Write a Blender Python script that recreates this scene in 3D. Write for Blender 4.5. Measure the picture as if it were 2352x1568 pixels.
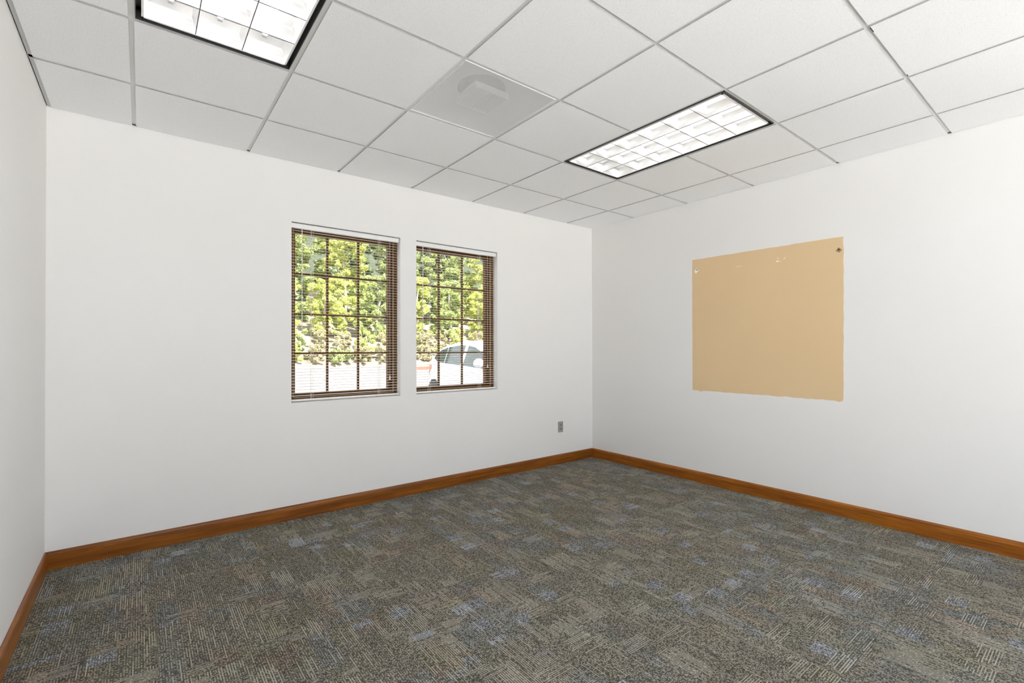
import bpy, bmesh, math, random
import numpy as np
from mathutils import Vector, Matrix, noise as mnoise

# ------------------------------------------------------------------ scene, camera, light
for o in list(bpy.data.objects):
    bpy.data.objects.remove(o, do_unlink=True)
sc = bpy.context.scene
COL = sc.collection
random.seed(7)
H = 2.5759            # finished ceiling height; floor z = 0, right wall x = 0, back wall y = 0
XL = -4.4445          # left wall
YF = -6.36            # wall behind the camera
ZG = -0.10            # ground outside
T = 0.6096            # ceiling module

cam_d = bpy.data.cameras.new('camera')
cam = bpy.data.objects.new('camera', cam_d)
COL.objects.link(cam)
sc.camera = cam
FPX, CX, CY = 1089.9877, 1174.0142, 792.6849
cam_d.sensor_fit = 'HORIZONTAL'
cam_d.sensor_width = 36.0
cam_d.lens = 36.0 * FPX / 2352.0
cam_d.shift_x = (1176.0 - CX) / 2352.0
cam_d.shift_y = (CY - 784.0) / 2352.0
cam_d.clip_start = 0.02
cam_d.clip_end = 500
YAW, PITCH, ROLL = 0.6631, 0.0059, -0.0016
fwd = Vector((math.sin(YAW), math.cos(YAW), 0)); rgt = Vector((math.cos(YAW), -math.sin(YAW), 0)); up = Vector((0, 0, 1))
f2 = fwd * math.cos(PITCH) + up * math.sin(PITCH); u2 = up * math.cos(PITCH) - fwd * math.sin(PITCH)
r3 = rgt * math.cos(ROLL) + u2 * math.sin(ROLL); u3 = u2 * math.cos(ROLL) - rgt * math.sin(ROLL)
cam.matrix_world = Matrix(((r3.x, u3.x, -f2.x, -4.0285), (r3.y, u3.y, -f2.y, -3.669),
                           (r3.z, u3.z, -f2.z, 1.2278), (0, 0, 0, 1)))

w = bpy.data.worlds.new('sky'); sc.world = w; w.use_nodes = True
bg = w.node_tree.nodes['Background']
bg.inputs[0].default_value = (0.90, 0.96, 1.05, 1)      # bright hazy sky
bg.inputs[1].default_value = 1.15

sun_d = bpy.data.lights.new('sun', 'SUN'); sun = bpy.data.objects.new('sun', sun_d); COL.objects.link(sun)
sun_d.energy = 9.5; sun_d.angle = math.radians(1.2); sun_d.color = (1.0, 0.985, 0.965)
sun.rotation_euler = (math.radians(33), 0, math.radians(14))

TUBE = 2.4           # radiance of the fluorescent tubes
sc.view_settings.view_transform = 'Standard'
sc.view_settings.look = 'None'
sc.view_settings.exposure = 1.58
sc.view_settings.gamma = 1.0
sc.view_settings.use_curve_mapping = False
sc.cycles.use_denoising = True
sc.cycles.diffuse_bounces = 8
sc.cycles.max_bounces = 14
sc.cycles.transparent_max_bounces = 24
sc.cycles.sample_clamp_indirect = 6.0

# ------------------------------------------------------------------ node helpers
class NB:
    """small expression builder for a material's node tree"""
    def __init__(s, name):
        s.m = bpy.data.materials.new(name); s.m.use_nodes = True
        s.t = s.m.node_tree; s.t.nodes.clear()
        s.out = s.t.nodes.new('ShaderNodeOutputMaterial')
    def n(s, typ, **kw):
        nd = s.t.nodes.new(typ)
        for k, v in kw.items(): setattr(nd, k, v)
        return nd
    def put(s, sock, v):
        if hasattr(v, 'node'): s.t.links.new(v, sock)
        else: sock.default_value = v
    def math(s, op, a, b=0.0, c=0.0):
        nd = s.n('ShaderNodeMath', operation=op)
        s.put(nd.inputs[0], a); s.put(nd.inputs[1], b); s.put(nd.inputs[2], c)
        return nd.outputs[0]
    def white(s, a, b=0.0, c=0.0):
        cmb = s.n('ShaderNodeCombineXYZ'); s.put(cmb.inputs[0], a); s.put(cmb.inputs[1], b); s.put(cmb.inputs[2], c)
        nd = s.n('ShaderNodeTexWhiteNoise', noise_dimensions='3D'); s.put(nd.inputs['Vector'], cmb.outputs[0])
        return nd.outputs['Value']
    def noise(s, vec, scale, detail=3.0, rough=0.5):
        nd = s.n('ShaderNodeTexNoise')
        if vec is not None: s.put(nd.inputs['Vector'], vec)
        nd.inputs['Scale'].default_value = scale; nd.inputs['Detail'].default_value = detail
        nd.inputs['Roughness'].default_value = rough
        return nd.outputs['Fac']
    def mapping(s, vec, scale=(1, 1, 1), loc=(0, 0, 0)):
        nd = s.n('ShaderNodeMapping'); s.put(nd.inputs['Vector'], vec)
        nd.inputs['Scale'].default_value = scale; nd.inputs['Location'].default_value = loc
        return nd.outputs[0]
    def ramp(s, fac, stops, interp='LINEAR'):
        nd = s.n('ShaderNodeValToRGB'); s.put(nd.inputs[0], fac)
        cr = nd.color_ramp; cr.interpolation = interp
        while len(cr.elements) < len(stops): cr.elements.new(0.5)
        for e, (p, c) in zip(cr.elements, stops):
            e.position = p; e.color = (*c, 1) if len(c) == 3 else c
        return nd.outputs[0]
    def mix(s, fac, a, b, blend='MIX'):
        nd = s.n('ShaderNodeMix', data_type='RGBA', blend_type=blend)
        s.put(nd.inputs[0], fac)
        s.put(nd.inputs[6], a if hasattr(a, 'node') else (*a, 1)); s.put(nd.inputs[7], b if hasattr(b, 'node') else (*b, 1))
        return nd.outputs[2]
    def bump(s, h, strength, dist):
        nd = s.n('ShaderNodeBump'); s.put(nd.inputs['Height'], h)
        nd.inputs['Strength'].default_value = strength; nd.inputs['Distance'].default_value = dist
        return nd.outputs[0]
    def principled(s, color, rough=0.6, metal=0.0, normal=None, spec=0.5, coat=0.0):
        nd = s.n('ShaderNodeBsdfPrincipled')
        s.put(nd.inputs['Base Color'], color if hasattr(color, 'node') else (*color, 1))
        s.put(nd.inputs['Roughness'], rough); nd.inputs['Metallic'].default_value = metal
        nd.inputs['Specular IOR Level'].default_value = spec
        nd.inputs['Coat Weight'].default_value = coat
        if normal is not None: s.put(nd.inputs['Normal'], normal)
        s.t.links.new(nd.outputs[0], s.out.inputs[0])
        return s.m
    def pos(s): return s.n('ShaderNodeNewGeometry').outputs['Position']
    def obj(s): return s.n('ShaderNodeTexCoord').outputs['Object']

def simple(name, color, rough=0.6, metal=0.0, spec=0.5, coat=0.0, var=0.0, scale=20):
    b = NB(name)
    c = color
    if var:
        f = b.noise(b.obj(), scale, 3)
        c = b.mix(f, tuple(max(0, v * (1 - var)) for v in color), tuple(min(1, v * (1 + var)) for v in color))
    return b.principled(c, rough, metal, None, spec, coat)

M = {}
# painted wall: faint roller texture and a trace of mottling
b = NB('wall_paint'); p = b.pos()
M['wall'] = b.principled(b.mix(b.noise(p, 1.7, 4), (0.800, 0.784, 0.767), (0.822, 0.807, 0.790)), 0.75, 0,
                         b.bump(b.noise(p, 260, 2), 0.12, 0.001), 0.3)
# mineral fibre tile: fine speckle and pin holes
b = NB('mineral_tile'); p = b.pos()
sp1 = b.noise(p, 420, 2, 0.7); sp2 = b.noise(p, 170, 2, 0.6)
tone = b.ramp(b.math('ADD', b.math('MULTIPLY', sp1, 0.65), b.math('MULTIPLY', sp2, 0.35)),
              [(0.32, (0.66, 0.66, 0.665)), (0.45, (0.94, 0.94, 0.945)), (0.60, (0.98, 0.98, 0.985))])
info = b.n('ShaderNodeObjectInfo')
tone = b.mix(b.math('MULTIPLY', info.outputs['Random'], 0.05), tone, (0.7, 0.7, 0.7))
M['tile'] = b.principled(tone, 0.92, 0, b.bump(sp1, 0.35, 0.002), 0.1)
M['tile_edge'] = simple('shaded_tile_edge', (0.46, 0.46, 0.455), 0.95, var=0.2, scale=60)  # shade of the grid grooves put into the colour of the tile sides
M['tee'] = simple('white_grid_steel', (0.80, 0.80, 0.79), 0.45)
M['angle'] = simple('grey_wall_angle', (0.62, 0.62, 0.62), 0.5)
M['plenum'] = simple('plenum_dark', (0.05, 0.05, 0.05), 0.9, var=0.2)
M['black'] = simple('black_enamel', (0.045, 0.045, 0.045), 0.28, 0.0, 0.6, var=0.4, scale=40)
M['white_enamel'] = simple('white_enamel', (0.86, 0.86, 0.86), 0.4)
M['louver'] = simple('louver_aluminium', (0.88, 0.88, 0.88), 0.30, 1.0)
M['edge'] = simple('edge_reflection_grey', (0.10, 0.10, 0.10), 0.5)  # dark floor mirrored in the bright blades, painted as a grey strip
M['tube_end'] = simple('tube_end_metal', (0.75, 0.75, 0.75), 0.35, 0.6)
b = NB('tube_glow'); e = b.n('ShaderNodeEmission'); e.inputs[0].default_value = (1.0, 0.975, 0.94, 1); e.inputs[1].default_value = TUBE
b.t.links.new(e.outputs[0], b.out.inputs[0]); M['tube'] = b.m
M['grille'] = simple('grille_enamel', (0.84, 0.84, 0.84), 0.5)
M['pan'] = simple('pan_enamel', (0.80, 0.80, 0.80), 0.7)
M['duct'] = simple('duct_dark', (0.22, 0.22, 0.22), 0.8)

def wood_material(name, axis, dark, light):
    b = NB(name); p = b.pos()
    sc_ = (1.2, 14, 22) if axis == 'x' else (14, 1.2, 22)
    g = b.noise(b.mapping(p, sc_), 2.2, 5, 0.6)
    st = (4, 70, 90) if axis == 'x' else (70, 4, 90)
    fine = b.noise(b.mapping(p, st), 4, 3, 0.6)
    f = b.math('ADD', b.math('MULTIPLY', g, 0.75), b.math('MULTIPLY', fine, 0.25))
    c = b.ramp(f, [(0.32, dark), (0.52, tuple((a + q) / 2 for a, q in zip(dark, light))), (0.66, light)])
    return b.principled(c, 0.32, 0, b.bump(fine, 0.08, 0.001), 0.35, 0.12)
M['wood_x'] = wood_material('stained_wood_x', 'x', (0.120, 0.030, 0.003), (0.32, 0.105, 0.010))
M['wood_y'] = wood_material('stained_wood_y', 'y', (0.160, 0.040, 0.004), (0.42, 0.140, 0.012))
M['frame'] = simple('brown_window_frame', (0.105, 0.045, 0.008), 0.6, 0, 0.15, var=0.35, scale=30)
M['strip'] = simple('tan_weather_strip', (0.34, 0.23, 0.13), 0.6)
M['slat'] = simple('cream_slat', (0.82, 0.78, 0.73), 0.45)
M['rail'] = simple('white_headrail', (0.83, 0.83, 0.82), 0.4)
M['cord'] = simple('cream_cord', (0.78, 0.72, 0.64), 0.8)
M['plate'] = simple('grey_outlet_plate', (0.36, 0.35, 0.34), 0.4, 0.2, var=0.15, scale=60)
M['receptacle'] = simple('grey_receptacle', (0.27, 0.265, 0.26), 0.5)
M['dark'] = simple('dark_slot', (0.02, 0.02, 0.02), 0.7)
b = NB('old_tan_paint'); p = b.pos()
M['tan'] = b.principled(b.mix(b.noise(p, 2.2, 3), (0.72, 0.52, 0.305), (0.75, 0.555, 0.325)), 0.7, 0, b.bump(b.noise(p, 200, 2), 0.1, 0.001), 0.3)
M['plaster'] = simple('white_plaster_chip', (0.88, 0.87, 0.84), 0.85)
# glass that lets daylight straight through
b = NB('window_glass'); tr = b.n('ShaderNodeBsdfTransparent'); tr.inputs[0].default_value = (0.97, 0.985, 0.975, 1)
gl = b.n('ShaderNodeBsdfGlossy'); gl.inputs['Roughness'].default_value = 0.02
fr = b.n('ShaderNodeFresnel'); fr.inputs[0].default_value = 1.2
mx = b.n('ShaderNodeMixShader'); b.t.links.new(fr.outputs[0], mx.inputs[0]); b.t.links.new(tr.outputs[0], mx.inputs[1]); b.t.links.new(gl.outputs[0], mx.inputs[2])
b.t.links.new(mx.outputs[0], b.out.inputs[0]); M['glass'] = b.m

# carpet tile: rows of yarn, patches of shifting tone, some patches with the rows turned
b = NB('carpet_yarn')
info = b.n('ShaderNodeObjectInfo'); rnd = info.outputs['Random']
sep = b.n('ShaderNodeSeparateXYZ'); b.put(sep.inputs[0], b.obj())
x = b.math('ADD', sep.outputs[0], 5.0); y = b.math('ADD', sep.outputs[1], 5.0)
R0 = b.math('MULTIPLY', rnd, 91.0)
ROW = 0.0044
jx = b.math('MULTIPLY', b.white(b.math('FLOOR', b.math('DIVIDE', x, ROW)), 1.7, R0), 0.045)      # ragged patch ends
jy = b.math('MULTIPLY', b.white(b.math('FLOOR', b.math('DIVIDE', y, ROW)), 6.1, R0), 0.045)
yj = b.math('ADD', y, jx); xj = b.math('ADD', x, jy)
pa = b.math('FLOOR', b.math('DIVIDE', x, 0.088))
pb = b.math('FLOOR', b.math('ADD', b.math('DIVIDE', yj, 0.17), b.white(pa, 3.1, R0)))
r1 = b.white(pa, pb, R0); r1b = b.white(pa, pb, b.math('ADD', R0, 7.7))
qa = b.math('FLOOR', b.math('DIVIDE', y, 0.079))
qb = b.math('FLOOR', b.math('ADD', b.math('DIVIDE', xj, 0.125), b.white(qa, 9.4, R0)))
r2 = b.white(qa, qb, b.math('ADD', R0, 2.2)); r2b = b.white(qa, qb, b.math('ADD', R0, 4.4))
ha = b.math('FLOOR', b.math('DIVIDE', x, 0.23)); hb_ = b.math('FLOOR', b.math('ADD', b.math('DIVIDE', yj, 0.29), b.white(ha, 5.5, R0)))
r4 = b.white(ha, hb_, b.math('ADD', R0, 12.0))
cross = b.math('GREATER_THAN', r2, 0.80)
inv = b.math('SUBTRACT', 1.0, cross)
acr = b.math('ADD', b.math('MULTIPLY', x, inv), b.math('MULTIPLY', y, cross))
alo = b.math('ADD', b.math('MULTIPLY', y, inv), b.math('MULTIPLY', x, cross))
rowf = b.math('DIVIDE', acr, ROW)
row = b.math('FLOOR', rowf)
loop = b.math('FLOOR', b.math('ADD', b.math('DIVIDE', alo, 0.0042), b.math('MULTIPLY', row, 0.37)))
s = b.white(row, loop, cross)                                   # single loops
rr = b.white(row, R0, b.math('ADD', b.math('MULTIPLY', cross, 3.0), b.math('FLOOR', b.math('DIVIDE', alo, 0.10))))
strong = b.math('MAXIMUM', b.math('GREATER_THAN', r1b, 0.76), b.math('MULTIPLY', cross, b.math('GREATER_THAN', r2b, 0.60)))
alt = b.math('LESS_THAN', b.math('FRACT', b.math('MULTIPLY', row, 0.5)), 0.25)
solid = b.math('MULTIPLY', strong, b.math('GREATER_THAN', rr, 0.35))     # unbroken pale line
solid = b.math('MAXIMUM', solid, b.math('GREATER_THAN', rr, 0.93))
on = b.math('MULTIPLY', alt, b.math('MAXIMUM', solid, b.math('GREATER_THAN', s, 0.40)))
on = b.math('MAXIMUM', on, b.math('MULTIPLY', b.math('GREATER_THAN', s, 0.86), 0.8))
prof = b.math('ABSOLUTE', b.math('SUBTRACT', b.math('FRACT', rowf), 0.5))   # 0 at the crown of a row, .5 in the groove
crown = b.math('SUBTRACT', 1.0, b.math('MULTIPLY', prof, 0.8))
val = b.math('ADD', 0.078, b.math('MULTIPLY', s, 0.12))
val = b.math('ADD', val, b.math('MULTIPLY', on, b.math('ADD', 0.195, b.math('MULTIPLY', solid, 0.10))))
val = b.math('MULTIPLY', val, crown)
val = b.math('MULTIPLY', val, b.math('ADD', 0.87, b.math('MULTIPLY', r1, 0.20)))
lav = b.math('GREATER_THAN', b.math('MULTIPLY', b.white(pa, qa, b.math('ADD', R0, 20.0)), b.math('GREATER_THAN', r1, 0.3)), 0.925)   # pale blue-grey flecks
val = b.math('MULTIPLY', val, b.math('ADD', 1.0, b.math('MULTIPLY', lav, 0.20)))
hue = b.ramp(b.math('FRACT', b.math('ADD', r4, b.math('MULTIPLY', r1, 0.25))),
             [(0.0, (1.0, 0.96, 0.85)), (0.22, (1.03, 0.97, 0.89)), (0.40, (0.98, 0.965, 0.85)), (0.55, (0.98, 0.98, 0.94)),
              (0.70, (0.96, 0.99, 1.0)), (0.84, (1.07, 0.93, 0.82)), (0.93, (1.02, 0.98, 0.81))], 'LINEAR')
hue = b.mix(1.0, hue, (1.03, 1.0, 0.92), 'MULTIPLY')
hue = b.mix(lav, hue, (0.98, 1.0, 1.05))
cc = b.n('ShaderNodeCombineColor'); b.put(cc.inputs[0], val); b.put(cc.inputs[1], val); b.put(cc.inputs[2], val)
M['carpet'] = b.principled(b.mix(1.0, cc.outputs[0], hue, 'MULTIPLY'), 0.95, 0, b.bump(b.math('MULTIPLY', crown, b.math('ADD', 0.5, s)), 0.5, 0.002), 0.05)
M['slab'] = simple('concrete_slab', (0.16, 0.155, 0.15), 0.9)

b = NB('parking_concrete'); p = b.pos()
M['lot'] = b.principled(b.mix(b.noise(p, 0.6, 5), (0.100, 0.088, 0.083), (0.122, 0.108, 0.102)), 0.9, 0, None, 0.2)
M['bounce_apron'] = simple('bounce_concrete', (0.74, 0.735, 0.725), 0.9, var=0.06, scale=1)
M['stucco'] = simple('exterior_stucco', (0.6, 0.57, 0.52), 0.9, var=0.1)
M['red_kerb'] = simple('red_kerb_paint', (0.42, 0.07, 0.04), 0.7, var=0.15, scale=3)
M['bank'] = simple('straw_bank', (0.17, 0.135, 0.085), 0.95, var=0.35, scale=1.2)
M['hill'] = simple('hill_green', (0.026, 0.034, 0.016), 0.95, var=0.6, scale=1.5)
M['bark'] = simple('pale_bark', (0.45, 0.38, 0.30), 0.9, var=0.3, scale=4)

def leaf_material(name, c0, c1, c2):
    b = NB(name)
    isl = b.n('ShaderNodeNewGeometry').outputs['Random Per Island']
    col = b.ramp(isl, [(0.0, c0), (0.5, c1), (1.0, c2)])
    d = b.n('ShaderNodeBsdfDiffuse'); b.put(d.inputs[0], col)
    t = b.n('ShaderNodeBsdfTranslucent'); b.put(t.inputs[0], col)
    mx = b.n('ShaderNodeMixShader'); mx.inputs[0].default_value = 0.35
    b.t.links.new(d.outputs[0], mx.inputs[1]); b.t.links.new(t.outputs[0], mx.inputs[2]); b.t.links.new(mx.outputs[0], b.out.inputs[0])
    return b.m
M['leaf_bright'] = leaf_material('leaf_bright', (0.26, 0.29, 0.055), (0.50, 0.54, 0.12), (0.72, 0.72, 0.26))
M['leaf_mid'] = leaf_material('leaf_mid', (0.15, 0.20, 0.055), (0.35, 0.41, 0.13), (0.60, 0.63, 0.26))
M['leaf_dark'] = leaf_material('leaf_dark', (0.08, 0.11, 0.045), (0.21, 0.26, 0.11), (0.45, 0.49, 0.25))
M['leaf_dry'] = leaf_material('leaf_dry', (0.26, 0.22, 0.11), (0.45, 0.38, 0.23), (0.55, 0.54, 0.22))

M['car_paint'] = simple('white_car_paint', (0.62, 0.63, 0.64), 0.35, 0, 0.3, 0.2)
M['car_glass'] = simple('tinted_car_glass', (0.035, 0.045, 0.035), 0.03, 0, 0.35)
M['car_trim'] = simple('car_trim', (0.55, 0.56, 0.56), 0.35, 0.3)
M['rubber'] = simple('tyre_rubber', (0.03, 0.03, 0.03), 0.85, var=0.3)
M['rim'] = simple('wheel_rim', (0.45, 0.45, 0.46), 0.35, 0.8)
M['tail'] = simple('red_tail_lens', (0.55, 0.05, 0.03), 0.2)

# ------------------------------------------------------------------ mesh helpers
def mesh_obj(name, verts, faces, mat, parent=None, loc=(0, 0, 0), smooth=False):
    me = bpy.data.meshes.new(name); me.from_pydata([tuple(v) for v in verts], [], faces); me.update()
    return link(name, me, mat, parent, loc, smooth)
def link(name, me, mat=None, parent=None, loc=(0, 0, 0), smooth=False):
    if mat is not None and not me.materials: me.materials.append(M[mat])
    if smooth:
        for f in me.polygons: f.use_smooth = True
    o = bpy.data.objects.new(name, me); COL.objects.link(o); o.location = loc
    if parent: o.parent = parent
    return o
BF = [(0, 3, 2, 1), (4, 5, 6, 7), (0, 1, 5, 4), (1, 2, 6, 5), (2, 3, 7, 6), (3, 0, 4, 7)]
class MB:
    def __init__(s): s.v = []; s.f = []
    def box(s, x0, x1, y0, y1, z0, z1):
        n = len(s.v)
        s.v += [(x0, y0, z0), (x1, y0, z0), (x1, y1, z0), (x0, y1, z0), (x0, y0, z1), (x1, y0, z1), (x1, y1, z1), (x0, y1, z1)]
        s.f += [tuple(i + n for i in q) for q in BF]; return s
    def tube(s, p0, p1, r0, r1=None, seg=8, caps=True):
        r1 = r0 if r1 is None else r1
        p0, p1 = Vector(p0), Vector(p1); d = (p1 - p0).normalized()
        a = d.orthogonal().normalized(); c = d.cross(a); n = len(s.v)
        for p, r in ((p0, r0), (p1, r1)):
            for i in range(seg):
                t = 2 * math.pi * i / seg; s.v.append(tuple(p + a * math.cos(t) * r + c * math.sin(t) * r))
        for i in range(seg): s.f.append((n + i, n + (i + 1) % seg, n + seg + (i + 1) % seg, n + seg + i))
        if caps: s.f += [tuple(n + i for i in reversed(range(seg))), tuple(n + seg + i for i in range(seg))]
        return s
    def extrude(s, prof, p0, p1, ax, ay):
        """closed profile [(a,b)] in axes ax, ay swept from p0 to p1"""
        n = len(s.v); k = len(prof); ax, ay = Vector(ax), Vector(ay)
        for p in (Vector(p0), Vector(p1)):
            for a, b_ in prof: s.v.append(tuple(p + ax * a + ay * b_))
        for i in range(k): s.f.append((n + i, n + (i + 1) % k, n + k + (i + 1) % k, n + k + i))
        s.f += [tuple(n + i for i in reversed(range(k))), tuple(n + k + i for i in range(k))]
        return s
    def build(s, name, mat, parent=None, loc=(0, 0, 0), smooth=False):
        o = mesh_obj(name, s.v, s.f, mat, parent, loc, smooth)
        bm = bmesh.new(); bm.from_mesh(o.data); bmesh.ops.recalc_face_normals(bm, faces=bm.faces); bm.to_mesh(o.data); bm.free()
        return o
def box(name, x0, x1, y0, y1, z0, z1, mat, parent=None): return MB().box(x0, x1, y0, y1, z0, z1).build(name, mat, parent)
def empty(name, loc=(0, 0, 0), rz=0.0):
    o = bpy.data.objects.new(name, None); COL.objects.link(o); o.location = loc; o.rotation_euler = (0, 0, rz); o.empty_display_size = 0.1
    return o
def tag(o, label=None, cat=None, group=None, kind=None):
    for k, v in (('label', label), ('category', cat), ('group', group), ('kind', kind)):
        if v: o[k] = v
    return o
def struct(o, label, cat): return tag(o, label, cat, None, 'structure')
_shared = {}
def shared_box(name, dx, dy, dz, mat, parent, loc):
    key = (name, round(dx, 4), round(dy, 4), round(dz, 4), mat)
    if key not in _shared:
        o = MB().box(-dx / 2, dx / 2, -dy / 2, dy / 2, 0, dz).build(name, mat, parent, loc); _shared[key] = o.data; return o
    return link(name, _shared[key], None, parent, loc)

# ------------------------------------------------------------------ room shell
W = [(-3.171, -2.329), (-2.183, -1.330)]           # window openings in the back wall
Z0, Z1 = 0.835, 2.146
HT = H + 0.42
wb = MB()
wb.box(XL - 0.2, W[0][0], 0, 0.22, -0.1, HT); wb.box(W[0][1], W[1][0], 0, 0.22, -0.1, HT); wb.box(W[1][1], 0.2, 0, 0.22, -0.1, HT)
for a, c in W: wb.box(a, c, 0, 0.22, -0.1, Z0); wb.box(a, c, 0, 0.22, Z1, HT)
struct(wb.build('wall_back', 'wall'), 'white painted wall with the two blind-covered windows', 'wall')
GZ = (0.03, 2.50)                                  # unseen glazed bay added behind the camera for fill daylight: sill and head
GR, GL = -3.90, -4.20                              # where the added side glazing starts
wr = MB().box(0, 0.2, GR, 0, -0.1, HT).box(0, 0.2, YF - 0.2, YF + 0.05, -0.1, HT).box(0, 0.2, YF + 0.05, GR, -0.1, GZ[0]).box(0, 0.2, YF + 0.05, GR, GZ[1], HT).build('wall_right', 'wall')
struct(wr, 'white painted wall with the bare tan square', 'wall')
wl = MB().box(XL - 0.2, XL, GL, 0, -0.1, HT).box(XL - 0.2, XL, YF - 0.2, YF + 0.05, -0.1, HT).box(XL - 0.2, XL, YF + 0.05, GL, -0.1, GZ[0]).box(XL - 0.2, XL, YF + 0.05, GL, GZ[1], HT).build('wall_left', 'wall')
struct(wl, 'white painted wall at the left edge of the room', 'wall')
FO = (XL + 0.05, -0.05)
wf = MB().box(XL, FO[0], YF - 0.2, YF, -0.1, HT).box(FO[1], 0, YF - 0.2, YF, -0.1, HT).box(FO[0], FO[1], YF - 0.2, YF, -0.1, GZ[0]).box(FO[0], FO[1], YF - 0.2, YF, GZ[1], HT)
struct(wf.build('wall_front', 'wall'), 'white painted wall behind the camera around the added glazing', 'wall')
def glazing(n, loc, rz, ln, nx, label):
    """mullioned glass added to let in fill daylight, along local x from the given point"""
    r = struct(empty('window_%d' % n, loc, rz), label, 'window'); ht = GZ[1] - GZ[0]
    fm = MB().box(0, ln, -0.03, 0.03, 0, 0.05).box(0, ln, -0.03, 0.03, ht - 0.05, ht)
    for k in range(nx + 1):
        xx = 0.025 + (ln - 0.05) * k / nx; fm.box(xx - 0.025, xx + 0.025, -0.03, 0.03, 0.05, ht - 0.05)
    fm.build('frame', 'frame', r)
    for k in range(nx):
        x0 = 0.05 + (ln - 0.05) * k / nx; x1 = (ln - 0.05) * (k + 1) / nx
        mesh_obj('pane', [(x0, 0, 0.05), (x1, 0, 0.05), (x1, 0, ht - 0.05), (x0, 0, ht - 0.05)], [(0, 1, 2, 3)], 'glass', r)
glazing(3, (FO[0], YF - 0.1, GZ[0]), 0, FO[1] - FO[0], 4, 'wide glazing added behind the camera for fill daylight')
glazing(4, (0.1, YF + 0.05, GZ[0]), math.pi / 2, GR - YF - 0.05, 2, 'side glazing added behind the camera for fill daylight, in the wall with the tan square')
glazing(5, (XL - 0.1, YF + 0.05, GZ[0]), math.pi / 2, GL - YF - 0.05, 3, 'side glazing added behind the camera for fill daylight, in the left wall')

# floor of half-metre carpet tiles
floor = box('floor', XL, 0, YF, 0, -0.1, -0.0065, 'slab'); struct(floor, 'grey-brown striped carpet tile floor', 'floor')
def spans(edges, lo, hi):
    e = [lo] + [v for v in edges if lo + 0.004 < v < hi - 0.004] + [hi]
    return list(zip(e[:-1], e[1:]))
for (x0, x1) in spans([-1.97 + 0.5 * k for k in range(-8, 8)], XL, 0):
    for (y0, y1) in spans([-0.53 + 0.5 * k for k in range(-14, 4)], YF, 0):
        shared_box('carpet_tile', x1 - x0 - 0.0008, y1 - y0 - 0.0008, 0.006, 'carpet', floor, ((x0 + x1) / 2, (y0 + y1) / 2, -0.006))

# baseboards: flat board with a moulded top
PROF = [(0, 0), (0.014, 0), (0.014, 0.076), (0.0125, 0.0785), (0.0125, 0.081), (0.0135, 0.083), (0.0125, 0.089), (0.0085, 0.0945), (0.0045, 0.0975), (0.003, 0.0996), (0, 0.0996)]
def baseboard(name, segs, inward, mat, label):
    r = None
    for (p0, p1) in segs:
        o = MB().extrude(PROF, p0, p1, inward, (0, 0, 1)).build(name if r is None else 'board', mat, r)
        if r is None: r = struct(o, label, 'baseboard')
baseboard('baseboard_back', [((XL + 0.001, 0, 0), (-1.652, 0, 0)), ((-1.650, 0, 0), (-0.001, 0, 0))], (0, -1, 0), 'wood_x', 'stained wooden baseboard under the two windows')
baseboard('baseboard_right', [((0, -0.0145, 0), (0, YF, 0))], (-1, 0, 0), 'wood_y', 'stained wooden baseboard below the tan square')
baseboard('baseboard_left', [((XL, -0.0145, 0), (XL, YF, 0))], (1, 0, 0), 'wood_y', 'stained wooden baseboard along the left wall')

# ------------------------------------------------------------------ suspended ceiling
ceil = box('ceiling', XL - 0.2, 0.2, YF - 0.2, 0.22, HT, HT + 0.15, 'plenum'); struct(ceil, 'white suspended ceiling of speckled tiles', 'ceiling')
AX = [-(0.4042 + i * T) for i in range(7)]         # grid lines running away from the back wall
BY = [-(0.5826 + j * T) for j in range(10)]         # grid lines parallel to the back wall
xe = [0.0] + AX + [XL]; ye = [0.0] + BY + [YF]
ZT = H + 0.006
GAP = 0.0095
def tee(name, x0, x1, y0, y1):
    m = MB().box(x0, x1, y0, y1, ZT, ZT + 0.0015)
    if x1 - x0 > y1 - y0: m.box(x0, x1, (y0 + y1) / 2 - 0.001, (y0 + y1) / 2 + 0.001, ZT + 0.0015, ZT + 0.035)
    else: m.box((x0 + x1) / 2 - 0.001, (x0 + x1) / 2 + 0.001, y0, y1, ZT + 0.0015, ZT + 0.035)
    return m.build(name, 'tee', ceil)
for a in AX: tee('main_tee', a - 0.012, a + 0.012, YF + 0.002, -0.002)
fix = {}                                            # (col,row) cells taken by fittings; col i lies between xe[i] and xe[i+1]
LIGHTS = [(6, 2), (2, 2)]                           # column, first row
for c, r in LIGHTS: fix[(c, r)] = 1; fix[(c, r + 1)] = 1
VENT = (4, 2); fix[VENT] = 1
for i in range(len(xe) - 1):
    for j in range(len(BY)):
        if (i, j) in fix and (i, j + 1) in fix: continue
        tee('cross_tee', xe[i + 1] + (0.012 if i < 7 else 0.002), xe[i] - (0.012 if i > 0 else 0.002), BY[j] - 0.012, BY[j] + 0.012)
box('wall_angle', XL + 0.004, XL + 0.024, YF, 0, ZT, ZT + 0.0015, 'angle', ceil)
box('wall_angle', -0.020, -0.001, YF, 0, ZT, ZT + 0.0015, 'tee', ceil)
box('wall_angle', XL + 0.024, -0.020, -0.020, -0.001, ZT, ZT + 0.0015, 'tee', ceil)
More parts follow.
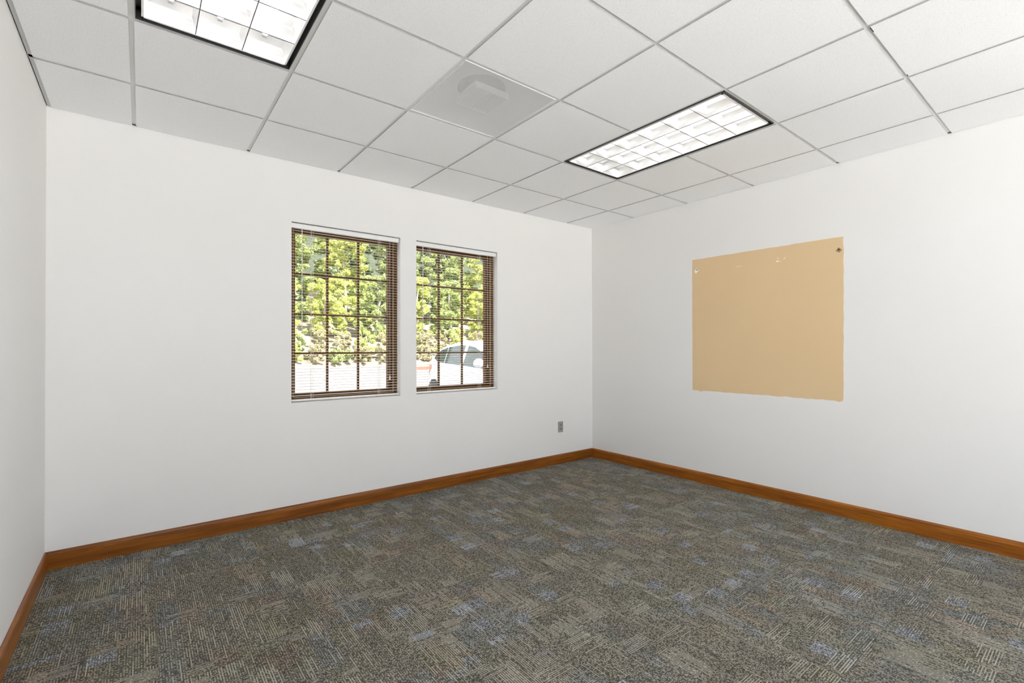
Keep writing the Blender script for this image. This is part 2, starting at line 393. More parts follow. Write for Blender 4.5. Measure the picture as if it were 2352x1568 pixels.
for i in range(len(xe) - 1):
    for j in range(len(ye) - 1):
        if (i, j) in fix: continue
        x1 = xe[i] - (GAP if i > 0 else 0.003); x0 = xe[i + 1] + (GAP if i < 7 else 0.021)
        y1 = ye[j] - (GAP if j > 0 else 0.003); y0 = ye[j + 1] + (GAP if j < 10 else 0.003)
        t_ = shared_box('ceiling_tile', x1 - x0, y1 - y0, 0.016, 'tile', ceil, ((x0 + x1) / 2, (y0 + y1) / 2, H))
        if len(t_.data.materials) == 1:              # tile sides take the darker colour as groove shade
            t_.data.materials.append(M['tile_edge'])
            for f in t_.data.polygons: f.material_index = 0 if f.normal.z < -0.5 else 1
# broken tile edge beside the grid near the right wall
for x0_, x1_ in ((AX[2] + 0.012, AX[2] + 0.060), (AX[1] - 0.034, AX[1] - 0.012)):
    box('tile_chip', x0_, x1_, BY[4] - 0.0125, BY[4] - 0.0092, H - 0.0006, H + 0.002, 'dark', ceil)

# ------------------------------------------------------------------ recessed fluorescent troffers
def troffer(col, row, label):
    x0, x1 = xe[col + 1] + 0.0125, xe[col] - 0.0125
    y0, y1 = ye[row + 2] + 0.0125, ye[row] - 0.0125
    cx, cy = (x0 + x1) / 2, (y0 + y1) / 2
    r = tag(empty('ceiling_light', (cx, cy, H)), label, 'light', 'recessed ceiling lights')
    hw, hl = (x1 - x0) / 2, (y1 - y0) / 2
    hs = MB()
    hs.box(-hw, hw, -hl, hl, 0.128, 0.131)
    for s_ in (-1, 1):
        hs.box(s_ * hw - 0.001, s_ * hw + 0.001, -hl, hl, 0.046, 0.128); hs.box(-hw, hw, s_ * hl - 0.001, s_ * hl + 0.001, 0.046, 0.128)
    hs.build('housing', 'white_enamel', r)
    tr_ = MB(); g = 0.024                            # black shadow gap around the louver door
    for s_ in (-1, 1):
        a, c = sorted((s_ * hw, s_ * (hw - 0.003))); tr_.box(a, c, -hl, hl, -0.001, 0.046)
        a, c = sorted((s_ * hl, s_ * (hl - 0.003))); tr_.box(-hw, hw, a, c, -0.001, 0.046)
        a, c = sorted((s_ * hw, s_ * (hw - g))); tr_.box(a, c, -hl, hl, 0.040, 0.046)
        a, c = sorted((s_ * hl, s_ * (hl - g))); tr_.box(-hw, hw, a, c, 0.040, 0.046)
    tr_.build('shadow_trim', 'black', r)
    fw, fl = hw - g + 0.004, hl - g + 0.004          # louver door frame
    df = MB()
    for s_ in (-1, 1):
        a, c = sorted((s_ * fw, s_ * (fw - 0.008))); df.box(a, c, -fl, fl, 0.002, 0.06)
        a, c = sorted((s_ * fl, s_ * (fl - 0.008))); df.box(-fw, fw, a, c, 0.002, 0.06)
    df.build('door_frame', 'white_enamel', r)
    iw, il = fw - 0.008, fl - 0.008
    hh = 0.062
    prof = [(-0.0012, 0.004), (0.0012, 0.004)] + [(0.0012 + 0.013 * (k / 5) ** 2.0, 0.004 + hh * k / 5) for k in range(1, 6)] + \
           [(-0.0012 - 0.013 * (k / 5) ** 2.0, 0.004 + hh * k / 5) for k in range(5, 0, -1)]
    for k in (1, 2):
        xx = -iw + 2 * iw * k / 3
        MB().extrude(prof, (xx, -il, 0), (xx, il, 0), (1, 0, 0), (0, 0, 1)).build('long_blade', 'louver', r, smooth=False); box('edge_reflection', xx - 0.0018, xx + 0.0018, -il, il, 0.0022, 0.0040, 'edge', r.children[-1])  # strip below the blade stands in for its dark reflection
    for k in range(1, 6):
        yy = -il + 2 * il * k / 6
        MB().extrude(prof, (-iw, yy, 0), (iw, yy, 0), (0, 1, 0), (0, 0, 1)).build('cross_blade', 'louver', r, smooth=False); box('edge_reflection', -iw, iw, yy - 0.0018, yy + 0.0018, 0.0024, 0.0040, 'edge', r.children[-1])
    # half-parabola reflectors along the rim
    for s_ in (-1, 1):
        hp = [(0.0, 0.004)] + [(-0.013 * (k / 5) ** 2.0, 0.004 + hh * k / 5) for k in range(1, 6)] + [(0.0, 0.004 + hh)]
        MB().extrude(hp, (s_ * iw, -il, 0), (s_ * iw, il, 0), (s_, 0, 0), (0, 0, 1)).build('side_reflector', 'louver', r)
        MB().extrude(hp, (-iw, s_ * il, 0), (iw, s_ * il, 0), (0, s_, 0), (0, 0, 1)).build('end_reflector', 'louver', r)
    for k in range(3):
        xx = -iw + 2 * iw * (k + 0.5) / 3
        tb = MB().tube((xx, -0.535, 0.100), (xx, 0.535, 0.100), 0.013, seg=12, caps=True).build('tube', 'tube', r, smooth=True)
        for s_ in (-1, 1):
            MB().tube((xx, s_ * 0.535, 0.100), (xx, s_ * 0.546, 0.100), 0.0135, 0.010, seg=12).box(xx - 0.010, xx + 0.010, min(s_ * 0.546, s_ * 0.556), max(s_ * 0.546, s_ * 0.556), 0.088, 0.127).build('lamp_holder', 'white_enamel', tb)
    return r
troffer(6, 2, 'recessed fluorescent light cut by the top edge, nearest the left wall')
troffer(2, 2, 'whole recessed fluorescent light with eighteen louver cells, nearest the tan square')

# perforated air vent
vx0, vx1 = xe[5] + 0.0125, xe[4] - 0.0125; vy0, vy1 = ye[3] + 0.0125, ye[2] - 0.0125
vc = ((vx0 + vx1) / 2, (vy0 + vy1) / 2)
vent = tag(empty('air_vent', (vc[0], vc[1], H)), 'square perforated white air vent set in the ceiling', 'vent')
hv = (vx1 - vx0) / 2
m = MB()
for s_ in (-1, 1):
    a, c = sorted((s_ * hv, s_ * (hv - 0.005))); m.box(a, c, -hv, hv, 0.002, 0.012)
    a, c = sorted((s_ * hv, s_ * (hv - 0.005))); m.box(-hv + 0.005, hv - 0.005, a, c, 0.002, 0.012)
m.build('rim', 'grille', vent)
N = 104; hp = hv - 0.005; pt = 2 * hp / N
V = [(-hp + i * pt, -hp + j * pt, 0.004) for j in range(N + 1) for i in range(N + 1)]; F_ = []
hr = 0.28 * pt
for j in range(N):
    for i in range(N):
        cx, cy = -hp + (i + .5) * pt, -hp + (j + .5) * pt; n = len(V)
        V += [(cx - hr, cy - hr, 0.004), (cx + hr, cy - hr, 0.004), (cx + hr, cy + hr, 0.004), (cx - hr, cy + hr, 0.004)]
        q = [j * (N + 1) + i, j * (N + 1) + i + 1, (j + 1) * (N + 1) + i + 1, (j + 1) * (N + 1) + i]
        F_ += [(q[k], q[(k + 1) % 4], n + (k + 1) % 4, n + k) for k in range(4)]
tag(mesh_obj('perforated_face', V, F_, 'grille', vent), kind='stuff')
# dished back pan with a round neck, and the square deflector hung below it
bm = bmesh.new(); rings = []
for k, (rad, z) in enumerate([(hp, 0.012), (0.26, 0.035), (0.20, 0.075), (0.135, 0.095)]):
    ring = []
    for i in range(48):
        t = 2 * math.pi * i / 48; cx, cy = math.cos(t), math.sin(t); sq = 1 / max(abs(cx), abs(cy)); mixf = max(0, 1 - k / 3.0)
        q = rad * (mixf * sq + (1 - mixf)); ring.append(bm.verts.new((cx * q, cy * q, z)))
    rings.append(ring)
for a, c in zip(rings[:-1], rings[1:]):
    for i in range(48): bm.faces.new((a[i], a[(i + 1) % 48], c[(i + 1) % 48], c[i]))
me = bpy.data.meshes.new('back_pan'); bm.to_mesh(me); bm.free(); link('back_pan', me, 'pan', vent, smooth=True)
MB().tube((0, 0, 0.095), (0, 0, 0.20), 0.135, seg=32, caps=False).build('neck', 'duct', vent)
mesh_obj('damper', [(0.134 * math.cos(2 * math.pi * i / 32), 0.134 * math.sin(2 * math.pi * i / 32), 0.19) for i in range(32)], [tuple(range(32))], 'duct', vent)
cr = MB(); cs = 0.105
for s_ in (-1, 1):
    cr.box(s_ * cs - 0.003, s_ * cs + 0.003, -cs, cs, 0.022, 0.055); cr.box(-cs, cs, s_ * cs - 0.003, s_ * cs + 0.003, 0.022, 0.055)
core = cr.build('deflector', 'grille', vent)
for k in range(9):
    yy = -cs + 2 * cs * (k + .5) / 9
    box('deflector_blade', -cs + 0.004, -0.004 , yy - 0.002, yy + 0.002, 0.026, 0.052, 'pan', core)
    xx = 0.004 + (cs - 0.008) * (k + .5) / 9
    if k % 2 == 0: box('deflector_blade', xx - 0.002, xx + 0.002, -cs + 0.004, cs - 0.004, 0.026, 0.052, 'pan', core)

# ------------------------------------------------------------------ windows and blinds in the back wall
def ring(m, a0, a1, c0, c1, wd, y0, y1):
    m.box(a0, a0 + wd, y0, y1, c0, c1); m.box(a1 - wd, a1, y0, y1, c0, c1)
    m.box(a0 + wd, a1 - wd, y0, y1, c0, c0 + wd); m.box(a0 + wd, a1 - wd, y0, y1, c1 - wd, c1)
def window(n, a, c, label):
    r = struct(empty('window_%d' % n, ((a + c) / 2, 0.068, Z0)), label, 'window')
    hw = (c - a) / 2; ht = Z1 - Z0
    m = MB(); ring(m, -hw, hw, 0, ht, 0.026, 0.0, 0.11); m.build('frame', 'frame', r)
    m = MB(); ring(m, -hw + 0.026, hw - 0.026, 0.026, ht - 0.026, 0.006, 0.006, 0.014); m.build('weather_strip', 'strip', r)
    gw = 0.052
    m = MB(); ring(m, -hw + 0.0262, hw - 0.0262, 0.0262, ht - 0.0262, 0.0265, 0.052, 0.10); m.build('sash', 'frame', r)
    gx = hw - gw - 0.0007; gz0, gz1 = gw + 0.0007, ht - gw - 0.0007
    for k in (1, 2):
        xx = -gx + 2 * gx * k / 3; box('muntin', xx - 0.008, xx + 0.008, 0.082, 0.098, gz0, gz1, 'frame', r)
    for k in (1, 2, 3):
        zz = gz0 + (gz1 - gz0) * k / 4; box('muntin', -gx, gx, 0.083, 0.097, zz - 0.008, zz + 0.008, 'frame', r)
    pw, ph = 2 * gx / 3 - 0.016, (gz1 - gz0) / 4 - 0.016
    pm = None
    for k in range(3):
        for q in range(4):
            loc = (-gx + 2 * gx * (k + .5) / 3, 0.090, gz0 + (gz1 - gz0) * (q + .5) / 4)
            if pm is None:
                o = mesh_obj('pane', [(-pw / 2, 0, -ph / 2), (pw / 2, 0, -ph / 2), (pw / 2, 0, ph / 2), (-pw / 2, 0, ph / 2)], [(0, 1, 2, 3)], 'glass', r, loc); pm = o.data
            else: link('pane', pm, None, r, loc)
def blind(a, c, wand_x, wand_z, cords, lift_x, tassel_z, first_z, label):
    mid = (a + c) / 2; hw = (c - a) / 2
    r = tag(empty('window_blind', (mid, 0.030, Z0)), label, 'blind', 'venetian blinds in the back wall windows')
    z = lambda v: v - Z0
    box('headrail', -hw + 0.004, hw - 0.0035, -0.013, 0.013, z(2.107), z(2.1405), 'rail', r)
    box('gap_shade', -hw + 0.001, hw - 0.001, -0.004, 0.010, z(2.1405), z(2.1458), 'dark', r)  # dark filler painting the shade in the gaps above and beside the headrail
    box('gap_shade', hw - 0.0036, hw - 0.0006, -0.008, 0.010, z(2.108), z(2.1405), 'dark', r)
    L = hw - 0.007
    arc = [(-0.0125, 0.0), (-0.0065, 0.0014), (0, 0.0019), (0.0065, 0.0014), (0.0125, 0.0)]
    V = []; tilt = math.radians(3)
    for s_ in (-1, 1):
        for dz in (0, 0.0003):
            for (yy, zz) in arc: V.append((s_ * L, yy * math.cos(tilt), zz + yy * math.sin(tilt) + dz))
    F_ = [(k, k + 1, 10 + k + 1, 10 + k) for k in range(4)] + [(5 + k, 15 + k, 15 + k + 1, 5 + k + 1) for k in range(4)] + [(0, 10, 15, 5), (4, 9, 19, 14)]
    sl = None; zz = first_z
    while zz > 0.872:
        if sl is None: o = mesh_obj('slat', V, F_, 'slat', r, (0, 0, z(zz)), True); sl = o.data
        else: link('slat', sl, None, r, (0, 0, z(zz)))
        zz -= 0.0216
    MB().extrude([(-0.0125, 0), (0.0125, 0), (0.0125, 0.009), (0.008, 0.012), (-0.008, 0.012), (-0.0125, 0.009)], (-L, 0, z(0.843)), (L, 0, z(0.843)), (0, 1, 0), (0, 0, 1)).build('bottom_rail', 'rail', r)
    for cx in cords:
        for yy in (-0.0135, 0.0135):
            MB().tube((cx - mid, yy, z(0.850)), (cx - mid, yy, z(2.107)), 0.0011, seg=5).build('ladder_cord', 'cord', r)
        MB().tube((cx - mid + 0.012, -0.0135, z(0.850)), (cx - mid + 0.012, -0.0135, z(2.107)), 0.0008, seg=5).build('ladder_cord', 'cord', r)
    MB().tube((wand_x - mid, -0.018, z(wand_z)), (wand_x - mid, -0.018, z(2.098)), 0.0028, seg=6).tube((wand_x - mid, -0.018, z(2.098)), (wand_x - mid, -0.012, z(2.115)), 0.002, seg=6).build('tilt_wand', 'slat', r)
    lc = MB().tube((lift_x - mid, -0.018, z(tassel_z + 0.02)), (lift_x - mid, -0.016, z(2.108)), 0.0012, seg=5).build('lift_cord', 'cord', r)
    MB().tube((lift_x - mid, -0.018, z(tassel_z - 0.016)), (lift_x - mid, -0.018, z(tassel_z + 0.012)), 0.0065, 0.0055, seg=10).tube((lift_x - mid, -0.018, z(tassel_z + 0.012)), (lift_x - mid, -0.018, z(tassel_z + 0.021)), 0.0055, 0.002, seg=10).build('tassel', 'slat', lc)
window(1, *W[0], 'brown twelve-pane window farther from the room corner')
window(2, *W[1], 'brown twelve-pane window nearer the room corner, with the car behind')
blind(*W[0], -3.097, 1.36, (-3.027, -2.504), -2.416, 0.985, 2.090, 'open cream venetian blind in the larger-looking window, left of the pair')
blind(*W[1], -2.1145, 1.30, (-2.050, -1.524), -1.437, 1.055, 2.080, 'open cream venetian blind in the window with the white car, right of the pair')

# ------------------------------------------------------------------ wall fittings
out = tag(empty('power_outlet', (-0.4995, 0, 0.389)), 'small grey duplex power outlet low on the wall near the corner', 'outlet')
MB().extrude([(-0.033, -0.056), (0.033, -0.056), (0.033, 0.056), (-0.033, 0.056)], (0, -0.0005, 0), (0, -0.008, 0), (1, 0, 0), (0, 0, 1)).build('plate', 'plate', out)
for zc in (0.020, -0.020):
    prof = [(0.0165 * max(-1, min(1, 1.25 * math.cos(t))), zc + 0.0145 * math.sin(t)) for t in [2 * math.pi * k / 20 for k in range(20)]]
    rc = MB().extrude(prof, (0, -0.008, 0), (0, -0.0105, 0), (1, 0, 0), (0, 0, 1)).build('receptacle', 'receptacle', out)
    for sx in (-0.0062, 0.0062): box('slot', sx - 0.0012, sx + 0.0012, -0.0108, -0.0102, zc + 0.000, zc + 0.008, 'dark', rc)
    MB().tube((0, -0.0108, zc - 0.007), (0, -0.0102, zc - 0.007), 0.0026, seg=10).build('ground_hole', 'dark', rc)
MB().tube((0, -0.0095, 0), (0, -0.008, 0), 0.0035, seg=10).build('screw', 'car_trim', out)

# square of old tan paint left bare on the right wall
py0, py1, pz0, pz1 = -2.441, -1.240, 0.838, 2.040
outl = []
def wob(k, amp): return amp * (mnoise.noise(Vector((k * 0.37, 3.1, 0.0))) + 0.5 * mnoise.noise(Vector((k * 1.3, 9.1, 0.0))))
n_ = 46
for k in range(n_): t = k / n_; outl.append((py1 + (py0 - py1) * t, pz1 + wob(k, 0.004) - 0.003 * t))
for k in range(n_): t = k / n_; outl.append((py0 + wob(k + 100, 0.004) + 0.006 * t ** 2, pz1 - 0.004 + (pz0 - pz1) * t))
for k in range(n_): t = k / n_; outl.append((py0 + 0.010 + (py1 - py0 - 0.012) * t, pz0 + wob(k + 200, 0.006) - (0.010 if k in (1, 43) else 0)))
for k in range(n_): t = k / n_; outl.append((py1 + wob(k + 300, 0.003), pz0 + (pz1 - pz0) * t))
pat = MB().extrude([(y_, z_) for y_, z_ in outl], (-0.0001, 0, 0), (-0.0012, 0, 0), (0, 1, 0), (0, 0, 1)).build('bare_wall_patch', 'tan')
tag(pat, 'large tan square of bare old paint on the white wall', 'wall patch')
def chip(name, pts, mat, t=0.0022): return MB().extrude(pts, (-0.0010, 0, 0), (-t, 0, 0), (0, 1, 0), (0, 0, 1)).build(name, mat, pat)
def disc(y_, z_, r_): return [(y_ + r_ * math.cos(k * math.pi / 5), z_ + r_ * math.sin(k * math.pi / 5)) for k in range(10)]
chip('plaster_chip', [(-1.286, 1.958), (-1.263, 1.931), (-1.277, 1.908), (-1.306, 1.936)], 'plaster')
chip('screw_hole', disc(-1.289, 1.943, 0.006), 'dark', 0.0026)
chip('plaster_chip', [(-1.640, 1.919), (-1.692, 1.922), (-1.700, 1.925), (-1.655, 1.923)], 'plaster')
chip('plaster_chip', [(-1.975, 1.914), (-2.015, 1.918), (-1.990, 1.924), (-1.983, 1.930)], 'plaster')
chip('plaster_chip', [(-2.036, 1.930), (-2.050, 1.944), (-2.046, 1.945), (-2.030, 1.932)], 'plaster')
chip('plaster_chip', [(-1.984, 1.945), (-2.000, 1.947), (-1.992, 1.938)], 'plaster')
chip('plaster_chip', [(-2.392, 1.938), (-2.410, 1.962), (-2.433, 1.940), (-2.416, 1.922)], 'strip')
chip('screw_hole', disc(-2.412, 1.945, 0.006), 'dark', 0.0026)
chip('screw_hole', [(-2.395, 1.932), (-2.398, 1.936), (-2.408, 1.943), (-2.404, 1.938)], 'dark', 0.0026)

# ------------------------------------------------------------------ outside: lot, kerb, bank, planting, car
g = mesh_obj('ground', [(-90, -90, ZG), (110, -90, ZG), (110, 110, ZG), (-90, 110, ZG)], [(0, 1, 2, 3)], 'lot'); struct(g, 'pale sunlit parking lot pavement outside the windows', 'pavement')
ap = mesh_obj('bounce_forecourt', [(-60, -40, ZG + 0.01), (60, -40, ZG + 0.01), (60, YF - 0.2, ZG + 0.01), (-60, YF - 0.2, ZG + 0.01)], [(0, 1, 2, 3)], 'bounce_apron'); struct(ap, 'pale forecourt added behind the camera to bounce daylight indoors', 'pavement')  # unseen bright ground, added to throw daylight up onto the ceiling
EDGE = 30.5
bk = MB(); nb = 40
for i in range(nb + 1):
    xx = -16 + i * 56 / nb
    for (yy, zz) in ((EDGE, ZG - 0.2), (EDGE + 0.3, ZG + 0.25), (EDGE + 4, ZG + 1.6), (EDGE + 9, ZG + 3.4), (EDGE + 32, ZG + 9.0)):
        bk.v.append((xx, yy + 0.6 * mnoise.noise(Vector((xx * 0.3, 1, 0))), zz + 0.35 * mnoise.noise(Vector((xx * 0.4, yy * 0.3, 2)))))
for i in range(nb):
    for k in range(4): bk.f.append((i * 5 + k, (i + 1) * 5 + k, (i + 1) * 5 + k + 1, i * 5 + k + 1))
struct(bk.build('planted_bank', 'bank', smooth=True), 'straw-coloured bank rising beyond the parking lot', 'bank')
hl_ = MB(); nh = 60
for i in range(nh + 1):
    xx = -20 + i * 90 / nh
    for k in range(13):
        yy = 64 + k * 1.6; n2 = mnoise.noise(Vector((xx * 0.35, k * 0.8, 5))) + 0.6 * mnoise.noise(Vector((xx * 0.9, k * 1.7, 8)))
        hl_.v.append((xx, yy + 2.0 * n2, ZG + 2.0 + k * 2.0 + 1.2 * n2))
for i in range(nh):
    for k in range(12): hl_.f.append((i * 13 + k, (i + 1) * 13 + k, (i + 1) * 13 + k + 1, i * 13 + k + 1))
struct(hl_.build('wooded_hillside', 'hill', smooth=True), 'dark green wooded hillside far behind the trees', 'hillside')
kb = MB().extrude([(0, 0), (0.15, 0), (0.15, 0.19), (0.03, 0.21), (0, 0.18)], (8.6, 23.0, ZG), (20.0, 23.0, ZG), (0, 1, 0), (0, 0, 1)).build('kerb', 'red_kerb')
tag(kb, 'red painted kerb across the lot behind the white car', 'kerb')

def leaves(name, n, clumps, size, mat, parent, seed, flat=0.75):
    """n folded leaf sprays scattered through the clumps [(centre, radius)]"""
    g_ = np.random.default_rng(seed)
    C_ = np.array([tuple(c) for c, _ in clumps]); Q_ = np.array([q for _, q in clumps])
    k = g_.choice(len(Q_), n, p=Q_ ** 2 / (Q_ ** 2).sum())
    unit = lambda v: v / np.linalg.norm(v, axis=1, keepdims=True)
    v = unit(g_.normal(size=(n, 3))) * (Q_[k] * g_.uniform(0.35, 1.05, n))[:, None]; v[:, 2] *= flat
    c = C_[k] + v
    d = unit(g_.normal(size=(n, 3)) * (1, 1, 0.7)); sd_ = unit(np.cross(d, g_.normal(size=(n, 3)))); nr = np.cross(d, sd_)
    s_ = (size * g_.uniform(0.5, 1.35, n))[:, None]
    P = np.stack([c - d * s_ * 0.5, c + sd_ * s_ * 0.33 + nr * s_ * 0.08, c + d * s_ * 0.5, c - sd_ * s_ * 0.33 + nr * s_ * 0.08], 1).reshape(-1, 3)
    me = bpy.data.meshes.new(name); me.vertices.add(4 * n); me.vertices.foreach_set('co', P.ravel().astype(np.float32))
    b4 = np.arange(n)[:, None] * 4
    F = np.stack([b4 + [0, 1, 2], b4 + [0, 2, 3]], 1).reshape(-1).astype(np.int32)
    me.loops.add(6 * n); me.loops.foreach_set('vertex_index', F)
    me.polygons.add(2 * n); me.polygons.foreach_set('loop_start', np.arange(0, 6 * n, 3, dtype=np.int32))
    me.update(calc_edges=True); me.validate()
    return tag(link(name, me, mat, parent), kind='stuff')
def tree(x, y, h, rad, mat, n, size, label, group, seed, zb):
    rng = random.Random(seed)
    r = tag(empty('leafy_tree', (x, y, zb)), label, 'tree', group)
    tk = MB(); p = Vector((0, 0, -0.3)); rr_ = 0.16
    tops = []
    for k in range(5):
        q = p + Vector((rng.uniform(-.25, .25), rng.uniform(-.2, .2), h * 0.17)); tk.tube(p, q, rr_, rr_ * 0.8, 7); p = q; rr_ *= 0.8
        if k > 0:
            e = p + Vector((rng.uniform(-1, 1) * rad * .6, rng.uniform(-1, 1) * rad * .6, h * 0.12)); tk.tube(p, e, rr_ * .6, rr_ * .25, 5)
    tk.build('trunk', 'bark', r)
    cl = []
    for _ in range(95):
        a = rng.uniform(0, 6.283); q = rad * 0.80 * rng.uniform(0.05, 1) ** 0.5
        cl.append((Vector((q * math.cos(a), q * math.sin(a), h * rng.uniform(0.05, 0.96))), rng.uniform(0.11, 0.22) * rad))
    leaves('crown', n, cl, size, mat, r, seed)
def shrub(x, y, h, rad, mat, n, size, label, group, seed, zb):
    rng = random.Random(seed)
    r = tag(empty('leafy_shrub', (x, y, zb)), label, 'shrub', group)
    st = MB()
    for k in range(5): st.tube((0, 0, -0.2), (rng.uniform(-1, 1) * rad * .7, rng.uniform(-1, 1) * rad * .7, h * .8), 0.03, 0.012, 5)
    st.build('stems', 'bark', r)
    cl = [(Vector((rng.uniform(-.75, .75) * rad, rng.uniform(-.75, .75) * rad, h * rng.uniform(0.08, 0.90))), rng.uniform(.14, .27) * rad) for _ in range(30)]
    leaves('foliage', n, cl, size, mat, r, seed, 0.9)
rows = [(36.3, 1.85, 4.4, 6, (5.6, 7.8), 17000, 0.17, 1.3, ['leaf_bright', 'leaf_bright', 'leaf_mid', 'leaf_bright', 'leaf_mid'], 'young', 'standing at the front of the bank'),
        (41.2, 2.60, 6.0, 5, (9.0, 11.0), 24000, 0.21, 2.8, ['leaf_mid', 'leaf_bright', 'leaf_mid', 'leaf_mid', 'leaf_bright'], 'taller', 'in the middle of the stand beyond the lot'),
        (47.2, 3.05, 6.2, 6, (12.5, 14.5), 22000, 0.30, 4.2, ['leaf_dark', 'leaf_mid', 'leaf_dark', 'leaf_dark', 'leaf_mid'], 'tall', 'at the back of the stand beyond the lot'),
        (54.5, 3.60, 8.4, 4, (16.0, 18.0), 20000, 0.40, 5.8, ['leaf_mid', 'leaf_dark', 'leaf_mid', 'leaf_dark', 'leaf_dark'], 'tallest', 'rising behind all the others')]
CN = {'leaf_mid': 'mid green', 'leaf_dark': 'dark green', 'leaf_bright': 'yellow-green', 'leaf_dry': 'dry straw-brown'}
sd = 100
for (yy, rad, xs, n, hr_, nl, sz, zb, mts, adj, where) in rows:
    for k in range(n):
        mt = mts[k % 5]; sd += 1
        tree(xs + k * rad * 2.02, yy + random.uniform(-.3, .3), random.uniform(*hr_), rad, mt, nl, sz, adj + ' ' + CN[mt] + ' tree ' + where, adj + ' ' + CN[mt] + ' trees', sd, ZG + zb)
for r_, yy in ((0, 31.25), (1, 33.0)):
    for k in range(10):
        mt = ['leaf_bright', 'leaf_dry', 'leaf_mid', 'leaf_dry', 'leaf_dry'][(k + 2 * r_) % 5]; sd += 1
        shrub(4.0 + 0.8 * r_ + k * 1.72, yy, random.uniform(0.9, 1.6) + 1.0 * r_, 0.84, mt, 6500, 0.115,
              CN[mt] + (' low shrub at the edge of the lot' if r_ == 0 else ' shrub behind the low shrubs on the bank'), CN[mt] + (' low shrubs' if r_ == 0 else ' bank shrubs'), sd, ZG + 0.25 + 0.45 * r_)

# white hatchback parked nose-in; local x runs from its tail to its nose, local y to the far side
car = tag(empty('car', (1.926, 6.105, ZG), -1.673), 'white hatchback car parked outside the window nearer the corner', 'car')
HWD = 0.83
def lerp(tab, s_):
    for (a, va), (c, vc_) in zip(tab[:-1], tab[1:]):
        if s_ <= c: return va + (vc_ - va) * max(0, (s_ - a) / (c - a))
    return tab[-1][1]
TOP = [(0, .62), (.03, .86), (.10, .97), (.22, 1.07), (.38, 1.20), (.56, 1.315), (.8, 1.40), (1.1, 1.45), (1.5, 1.485), (1.9, 1.49), (2.25, 1.455), (2.55, 1.37), (2.85, 1.22), (3.1, 1.075), (3.3, 1.0), (3.6, .93), (3.85, .83), (3.96, .68), (4.0, .52)]
PLAN = [(0, .74), (.06, .85), (.2, .93), (.5, .985), (1.0, 1.0), (3.0, 1.0), (3.5, .95), (3.8, .86), (3.95, .74), (4.0, .62)]
BELT = lambda s_: 1.045 - 0.035 * s_
def lat(s_, z_):
    wv = HWD * lerp(PLAN, s_)
    if z_ < 0.35: return wv * (0.93 + 0.07 * (z_ - 0.18) / 0.17)
    bl = BELT(s_)
    if z_ < bl: return wv * (1.0 - 0.035 * max(0, (z_ - 0.6)) / max(.05, bl - .6))
    return wv * 0.965 - (z_ - bl) * 0.36
ST = [0, .015, .03, .06, .10, .16, .22, .30, .38, .47, .56, .68, .8, .95, 1.1, 1.3, 1.5, 1.7, 1.9, 2.1, 2.25, 2.4, 2.55, 2.7, 2.85, 3.0, 3.1, 3.2, 3.3, 3.45, 3.6, 3.75, 3.85, 3.92, 3.96, 4.0]
V = []; F_ = []; K = None
for s_ in ST:
    tz = lerp(TOP, s_); zs = [.18, .22, .30, .40, .52, .64, .74, .82, .90]
    half = [(0.0, .18)]
    for f_ in [0, .06, .16, .28, .40, .52, .62, .72, .80, .87, .93]:
        zz = .18 + (tz - .18) * f_; half.append((lat(s_, zz), zz))
    le = half[-1][0]
    for q, dz in ((.93, .965), (.78, .985), (.5, .995), (0, 1.0)): half.append((le * q, .18 + (tz - .18) * dz))
    K = len(half)
    ringv = [(s_, -l_, z_) for l_, z_ in half] + [(s_, l_, z_) for l_, z_ in reversed(half[1:-1])]
    V += ringv; R_ = len(ringv)
for i in range(len(ST) - 1):
    for k in range(R_): F_.append((i * R_ + k, i * R_ + (k + 1) % R_, (i + 1) * R_ + (k + 1) % R_, (i + 1) * R_ + k))
F_ += [tuple(range(R_)), tuple((len(ST) - 1) * R_ + k for k in reversed(range(R_)))]
bodyb = MB(); bodyb.v = V; bodyb.f = F_
bodyb.build('body', 'car_paint', car, smooth=True)
def side_panel(name, s0, s1, bot, top, mat, off=0.006, ns=18, nz=6, parent=car, both=True):
    for sg in ((-1, 1) if both else (-1,)):
        V = []; F_ = []
        for i in range(ns + 1):
            s_ = s0 + (s1 - s0) * i / ns; zb, zt = bot(s_), top(s_); zt = max(zt, zb + 0.002)
            for k in range(nz + 1):
                zz = zb + (zt - zb) * k / nz; V.append((s_, sg * (lat(s_, zz) + off), zz))
        for i in range(ns):
            for k in range(nz): F_.append((i * (nz + 1) + k, (i + 1) * (nz + 1) + k, (i + 1) * (nz + 1) + k + 1, i * (nz + 1) + k + 1))
        mesh_obj(name, V, F_, mat, parent, smooth=True)
wtop = lambda s_: min(lerp(TOP, s_) - 0.105, BELT(s_) + 0.40)
wbot = lambda s_: BELT(s_) + 0.012 + 0.10 * max(0, (0.95 - s_) / 0.5) ** 2 * 0.9
side_panel('window_trim', .46, 3.02, lambda s_: wbot(s_) - 0.014, lambda s_: wtop(s_) + 0.016, 'car_trim', 0.003, 26)
side_panel('side_window', .52, 1.86, wbot, wtop, 'car_glass', 0.007)
side_panel('side_window', 1.98, 2.92, wbot, wtop, 'car_glass', 0.007)
side_panel('window_divider', 1.10, 1.125, wbot, wtop, 'car_trim', 0.009, 2)
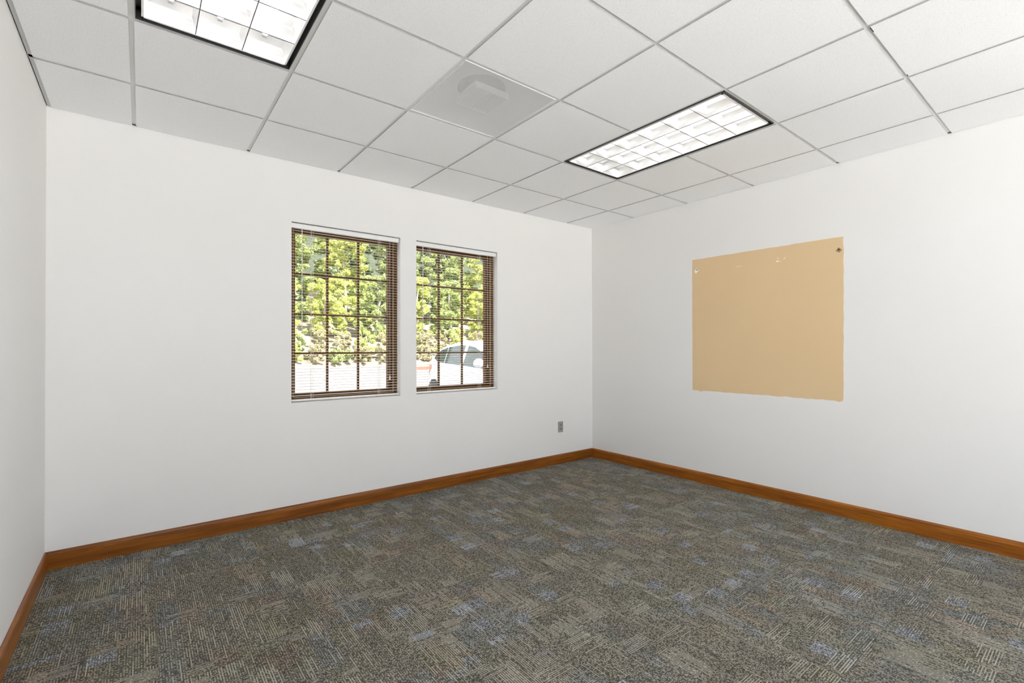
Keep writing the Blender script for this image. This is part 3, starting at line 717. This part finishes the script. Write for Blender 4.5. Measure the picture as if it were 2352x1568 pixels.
side_panel('tail_light', .02, .36, lambda s_: .70 + .45 * s_, lambda s_: min(.74 + .9 * s_, .93 + .1 * s_), 'tail', 0.008, 10)
side_panel('door_seam', 1.93, 1.938, lambda s_: .36, lambda s_: BELT(s_), 'car_trim', 0.002, 2, 8)
side_panel('door_handle', 2.10, 2.28, lambda s_: .86, lambda s_: .885, 'car_paint', 0.025, 4, 2)
# windscreen and rear glass
for nm, s0, s1 in (('windscreen', 2.50, 3.14), ('rear_window', .16, .60)):
    V = []; F_ = []
    for i in range(9):
        s_ = s0 + (s1 - s0) * i / 8; tz = lerp(TOP, s_)
        for k in range(9):
            t = -1 + 2 * k / 8; le = lat(s_, .18 + (tz - .18) * .93) * 0.90; V.append((s_, le * t, tz + 0.006 - 0.02 * t * t * t * t))
    for i in range(8):
        for k in range(8): F_.append((i * 9 + k, (i + 1) * 9 + k, (i + 1) * 9 + k + 1, i * 9 + k + 1))
    mesh_obj(nm, V, F_, 'car_glass', car, smooth=True)
for s_ in (.62, 3.12):
    for sg in (-1, 1):
        yo = sg * HWD * lerp(PLAN, s_)
        MB().tube((s_, yo * 0.9, .31), (s_, yo + sg * 0.006, .31), .35, seg=28).build('wheel_arch', 'rubber', car)
        wh = MB().tube((s_, yo * .75, .30), (s_, yo + sg * 0.012, .30), .30, seg=28).build('wheel', 'rubber', car, smooth=False)
        MB().tube((s_, yo, .30), (s_, yo + sg * 0.018, .30), .20, seg=24).build('rim', 'rim', wh)
for sg in (-1, 1):
    bm = bmesh.new(); bmesh.ops.create_uvsphere(bm, u_segments=14, v_segments=10, radius=1.0)
    for v in bm.verts:
        x_, y_, z_ = v.co; x_ = max(x_, -0.45)
        v.co = (2.86 + x_ * 0.10, sg * (HWD + 0.085 + y_ * 0.10), 1.055 + z_ * 0.085)
    me = bpy.data.meshes.new('mirror'); bm.to_mesh(me); bm.free(); mo = link('mirror', me, 'car_paint', car, smooth=True)
    MB().tube((2.88, sg * (HWD - 0.03), .985), (2.87, sg * (HWD + 0.07), 1.01), .025, seg=8).build('mirror_arm', 'rubber', mo)
